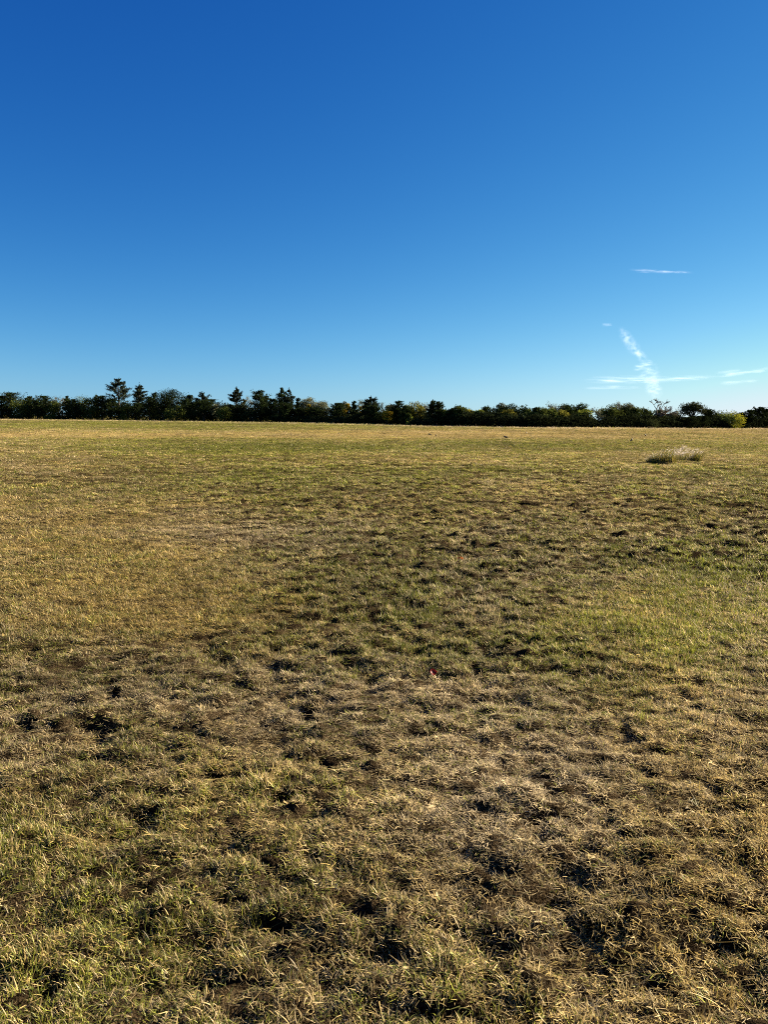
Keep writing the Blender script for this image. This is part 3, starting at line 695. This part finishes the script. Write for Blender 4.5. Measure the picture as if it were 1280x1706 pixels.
for u, v, pose, rz, sc_, lb in ((843, 732.0, 'walk', 172, 1.05, 'largest black bird, side on in the middle distance left of the tall grass'),
        (716, 726.0, 'feed', 150, .95, 'black bird stooping to feed, bigger one of the close pair'),
        (727, 727.3, 'up', 60, .55, 'tiny dark bird just right of the stooping one'),
        (877.5, 723.2, 'up', 80, .8, 'tiny upright dark bird beyond the largest bird'),
        (1053, 737.0, 'up', 20, .85, 'black bird left of the tall grass, nearer of two'),
        (1076, 727.0, 'up', 200, .95, 'upright black bird beyond the tall grass, farther of two'),
        (564.5, 723.4, 'feed', 40, .6, 'small lone dark bird on the left half of the field')):
    g = ground_at(u, v); z0 = float(terrain(np.array([g[0]]), np.array([g[1]]))[0])
    o = link('bird', BM[pose], None, (g[0], g[1], z0 + .01)); o.rotation_euler[2] = math.radians(rz); o.scale = (sc_,) * 3
    tag(o, lb, 'bird', 'black birds feeding on the field')

# ------------------------------------------------------------------ fallen leaves
def leaf_thing(u, v, size, col, name, label, tilt, seed, lobes=0.0):
    rng = np.random.default_rng(seed); g = ground_at(u, v); z0 = float(terrain(np.array([g[0]]), np.array([g[1]]))[0])
    nl, nw = 12, 6; V = []
    for i in range(nl + 1):
        t = i / nl; w = math.sin(math.pi * min(1, t * 1.02) ** .8) * .42 + .02
        w *= 1 + lobes * math.sin(t * 19)
        for j in range(nw + 1):
            s = j / nw * 2 - 1; V.append(((t - .5), s * w, .16 * s * s + .22 * (t - .5) ** 2 * 2 + .02 * math.sin(t * 9 + s * 3)))
    V = np.array(V) * size
    Fq = np.array([[i * (nw + 1) + j, (i + 1) * (nw + 1) + j, (i + 1) * (nw + 1) + j + 1, i * (nw + 1) + j + 1] for i in range(nl) for j in range(nw)])
    m = simple_mat(name + '_skin', col, .5, .3, 60)
    e = bpy.data.objects.new(name, None); COL.objects.link(e); e.location = (g[0], g[1], z0 + .028); e.rotation_euler = tilt
    tag(e, label, 'leaf')
    link('blade', mesh('blade', V, Fq, m, smooth=True), e)
    v, f = tube(np.array([(-.5, 0, .11), (-.62, .02, .10), (-.78, .06, .05)]) * size, np.array([.02, .016, .012]) * size, 6)
    link('stalk', mesh('stalk', v, f, simple_mat('leaf_stalk', (.3, .2, .1), .6), smooth=True), e)
leaf_thing(722, 1131, .050, (0.14, 0.007, 0.005), 'fallen_leaf', 'small bright red leaf lying on the straw grass', (math.radians(48), math.radians(8), math.radians(20)), 3, .12)
leaf_thing(662, 1097, .026, (0.45, 0.444, 0.396), 'fallen_leaf', 'tiny whitish dry leaf between green weeds beyond the red leaf', (math.radians(60), math.radians(30), math.radians(80)), 4)
leaf_thing(588, 1049, .026, (0.372, 0.384, 0.3), 'fallen_leaf', 'tiny pale leaf standing up beside a dark hollow in the green patch', (math.radians(70), math.radians(-20), math.radians(10)), 5)
leaf_thing(768, 932, .07, (0.36, 0.12, 0.03), 'fallen_leaf', 'small orange dry leaf beyond the dark green patch', (math.radians(35), 0, math.radians(-15)), 6, .1)

# ------------------------------------------------------------------ clouds
def cloud_mat():
    m, nt, out = newmat('ice_cloud'); n = nt.nodes; l = nt.links
    at = n.new('ShaderNodeAttribute'); at.attribute_name = 'cover'
    d = n.new('ShaderNodeBsdfDiffuse'); t = n.new('ShaderNodeBsdfTranslucent'); d.inputs[0].default_value = t.inputs[0].default_value = (.97, .97, .98, 1)
    ms = n.new('ShaderNodeAddShader'); l.new(d.outputs[0], ms.inputs[0]); l.new(t.outputs[0], ms.inputs[1])
    tr = n.new('ShaderNodeBsdfTransparent'); mx = n.new('ShaderNodeMixShader')
    l.new(at.outputs['Fac'], mx.inputs[0]); l.new(tr.outputs[0], mx.inputs[1]); l.new(ms.outputs[0], mx.inputs[2]); l.new(mx.outputs[0], out.inputs[0])
    return m
M_CLOUD = cloud_mat()
def cloud(path, dens, label, seed, layers=3, D=20000.0, fx=.06, fy=.35):
    """a wispy ribbon of several thin sheets, sunlit; path: (u, v, half width in photo px)."""
    path = np.array(path, float); s = np.concatenate([[0], np.cumsum(np.hypot(*np.diff(path[:, :2], axis=0).T))]); nu = max(40, int(s[-1] * 1.2)); nv = 26
    q = np.linspace(0, s[-1], nu); U, Vv, W = [np.interp(q, s, path[:, k]) for k in range(3)]
    k = max(1, int(nu * .012)); ker = np.ones(2 * k + 1) / (2 * k + 1)
    sm = lambda a: np.convolve(np.pad(a, k, mode='edge'), ker, 'valid')
    U, Vv, W = sm(U), sm(Vv), sm(W)
    tu, tv = np.gradient(U), np.gradient(Vv); ln = np.hypot(tu, tv) + 1e-6; nx, ny = -tv / ln, tu / ln
    dc = raydir(path[:, 0].mean(), path[:, 1].mean()); P0 = CAM + dc * D
    az = math.atan2(dc[0], dc[1]); sa = math.radians(SUN_AZ); na = az + math.pi + 0  # towards the viewer
    nrm = np.array([-dc[0], -dc[1], 0]) / math.hypot(dc[0], dc[1]); sn = np.array([SUN[0], SUN[1], 0]) / math.hypot(SUN[0], SUN[1])
    n = sn - nrm * .55; n /= np.linalg.norm(n)
    Vs, Fs, As, o = [], [], [], 0
    for L_ in range(layers):
        ts = np.linspace(-1, 1, nv); Pu = U[:, None] + nx[:, None] * W[:, None] * 1.15 * ts[None]; Pv = Vv[:, None] + ny[:, None] * W[:, None] * 1.15 * ts[None]
        dirs = np.stack([(Pu - 640) / F, -(Pv - 853) / F, -np.ones_like(Pu)], -1) @ R3.T
        off = P0 - n * (L_ - layers / 2) * 60.0
        tt = ((off - CAM) @ n) / (dirs @ n); P = CAM + dirs * tt[..., None]
        ns = .42 + 1.2 * gnoise(Pu * fx, Pv * fy, 50 + seed + L_) + .45 * gnoise(Pu * fx * 2.3, Pv * fy * 2.0, 60 + seed + L_) + .18 * gnoise(Pu * fx * 5, Pv * fy * 3, 70 + seed + L_)
        end = sstep(0, .25, q / s[-1]) * sstep(0, .25, 1 - q / s[-1])
        al = .17 * dens * np.clip(ns - .12, 0, 1.4) * (1 - ts[None] ** 2) ** 3 * end[:, None]
        i = np.arange(nu - 1)[:, None] * nv; j = np.arange(nv - 1)[None]
        Fs.append(np.stack([i + j, i + nv + j, i + nv + j + 1, i + j + 1], -1).reshape(-1, 4) + o); o += nu * nv
        Vs.append(P.reshape(-1, 3)); As.append(np.clip(al, 0, 1).ravel())
    me = mesh('cloud', np.concatenate(Vs), np.concatenate(Fs), M_CLOUD, {'cover': ('FLOAT', np.concatenate(As).astype(np.float32))}, smooth=True)
    o_ = link('cloud', me); tag(o_, label, 'cloud', 'thin white clouds low over the right treeline')
    o_.visible_shadow = True
cloud([(1046, 448, 2.5), (1062, 451, 4), (1085, 451.5, 4), (1110, 453, 3.5), (1140, 453.5, 3), (1160, 454, 2.5)], .17, 'short level white streak alone highest in the sky', 1)
cloud([(1002, 541, 3), (1012, 541, 4), (1022, 541, 3)], .16, 'tiny faint white dab left of the crooked trail top', 2)
cloud([(1030, 544, 5), (1038, 552, 9), (1046, 565, 12), (1056, 579, 13), (1066, 590, 10), (1076, 600, 9), (1081, 606, 9)], .22, 'upper slanting limb of the crooked white cloud trail', 3, fx=.1, fy=.14)
cloud([(1090, 602, 6), (1076, 608, 8), (1062, 613, 7), (1054, 615, 4)], .22, 'short hooked wisp at the bend of the crooked trail', 4)
cloud([(1072, 611, 10), (1078, 618, 22), (1084, 626, 20), (1088, 634, 18), (1087, 642, 13), (1088, 648, 15), (1096, 654, 16), (1106, 660, 8)], .20, 'widest wispy foot of the crooked trail above the bare tree', 5, fx=.07, fy=.22)
cloud([(965, 634, 4), (1000, 635, 5), (1050, 634, 7), (1090, 633, 7), (1130, 631, 6), (1170, 629, 5), (1210, 626, 4)], .20, 'long level streak crossing the foot of the crooked trail', 6, fx=.03)
cloud([(978, 628, 3), (1010, 629, 4), (1060, 628, 4), (1090, 626, 3)], .10, 'fainter short streak just above the long level one', 7, fx=.03)
cloud([(1196, 628, 3), (1222, 623, 5), (1245, 620.5, 5), (1268, 617.5, 5), (1290, 612, 4)], .22, 'bright rising streak touching the right edge of the photo', 8, fx=.03)
cloud([(1190, 622, 3), (1215, 619, 4), (1240, 616, 3)], .10, 'faint wisp just above the bright rising streak', 9, fx=.03)
cloud([(1195, 639, 3), (1215, 638, 4.5), (1240, 636, 4), (1268, 634, 3)], .11, 'faint lower streak beneath the bright rising streak', 10, fx=.03)
cloud([(970, 647, 3), (1000, 646, 4), (1035, 645, 5), (1075, 646, 3)], .10, 'faint low streak left of the trail foot', 11, fx=.03)
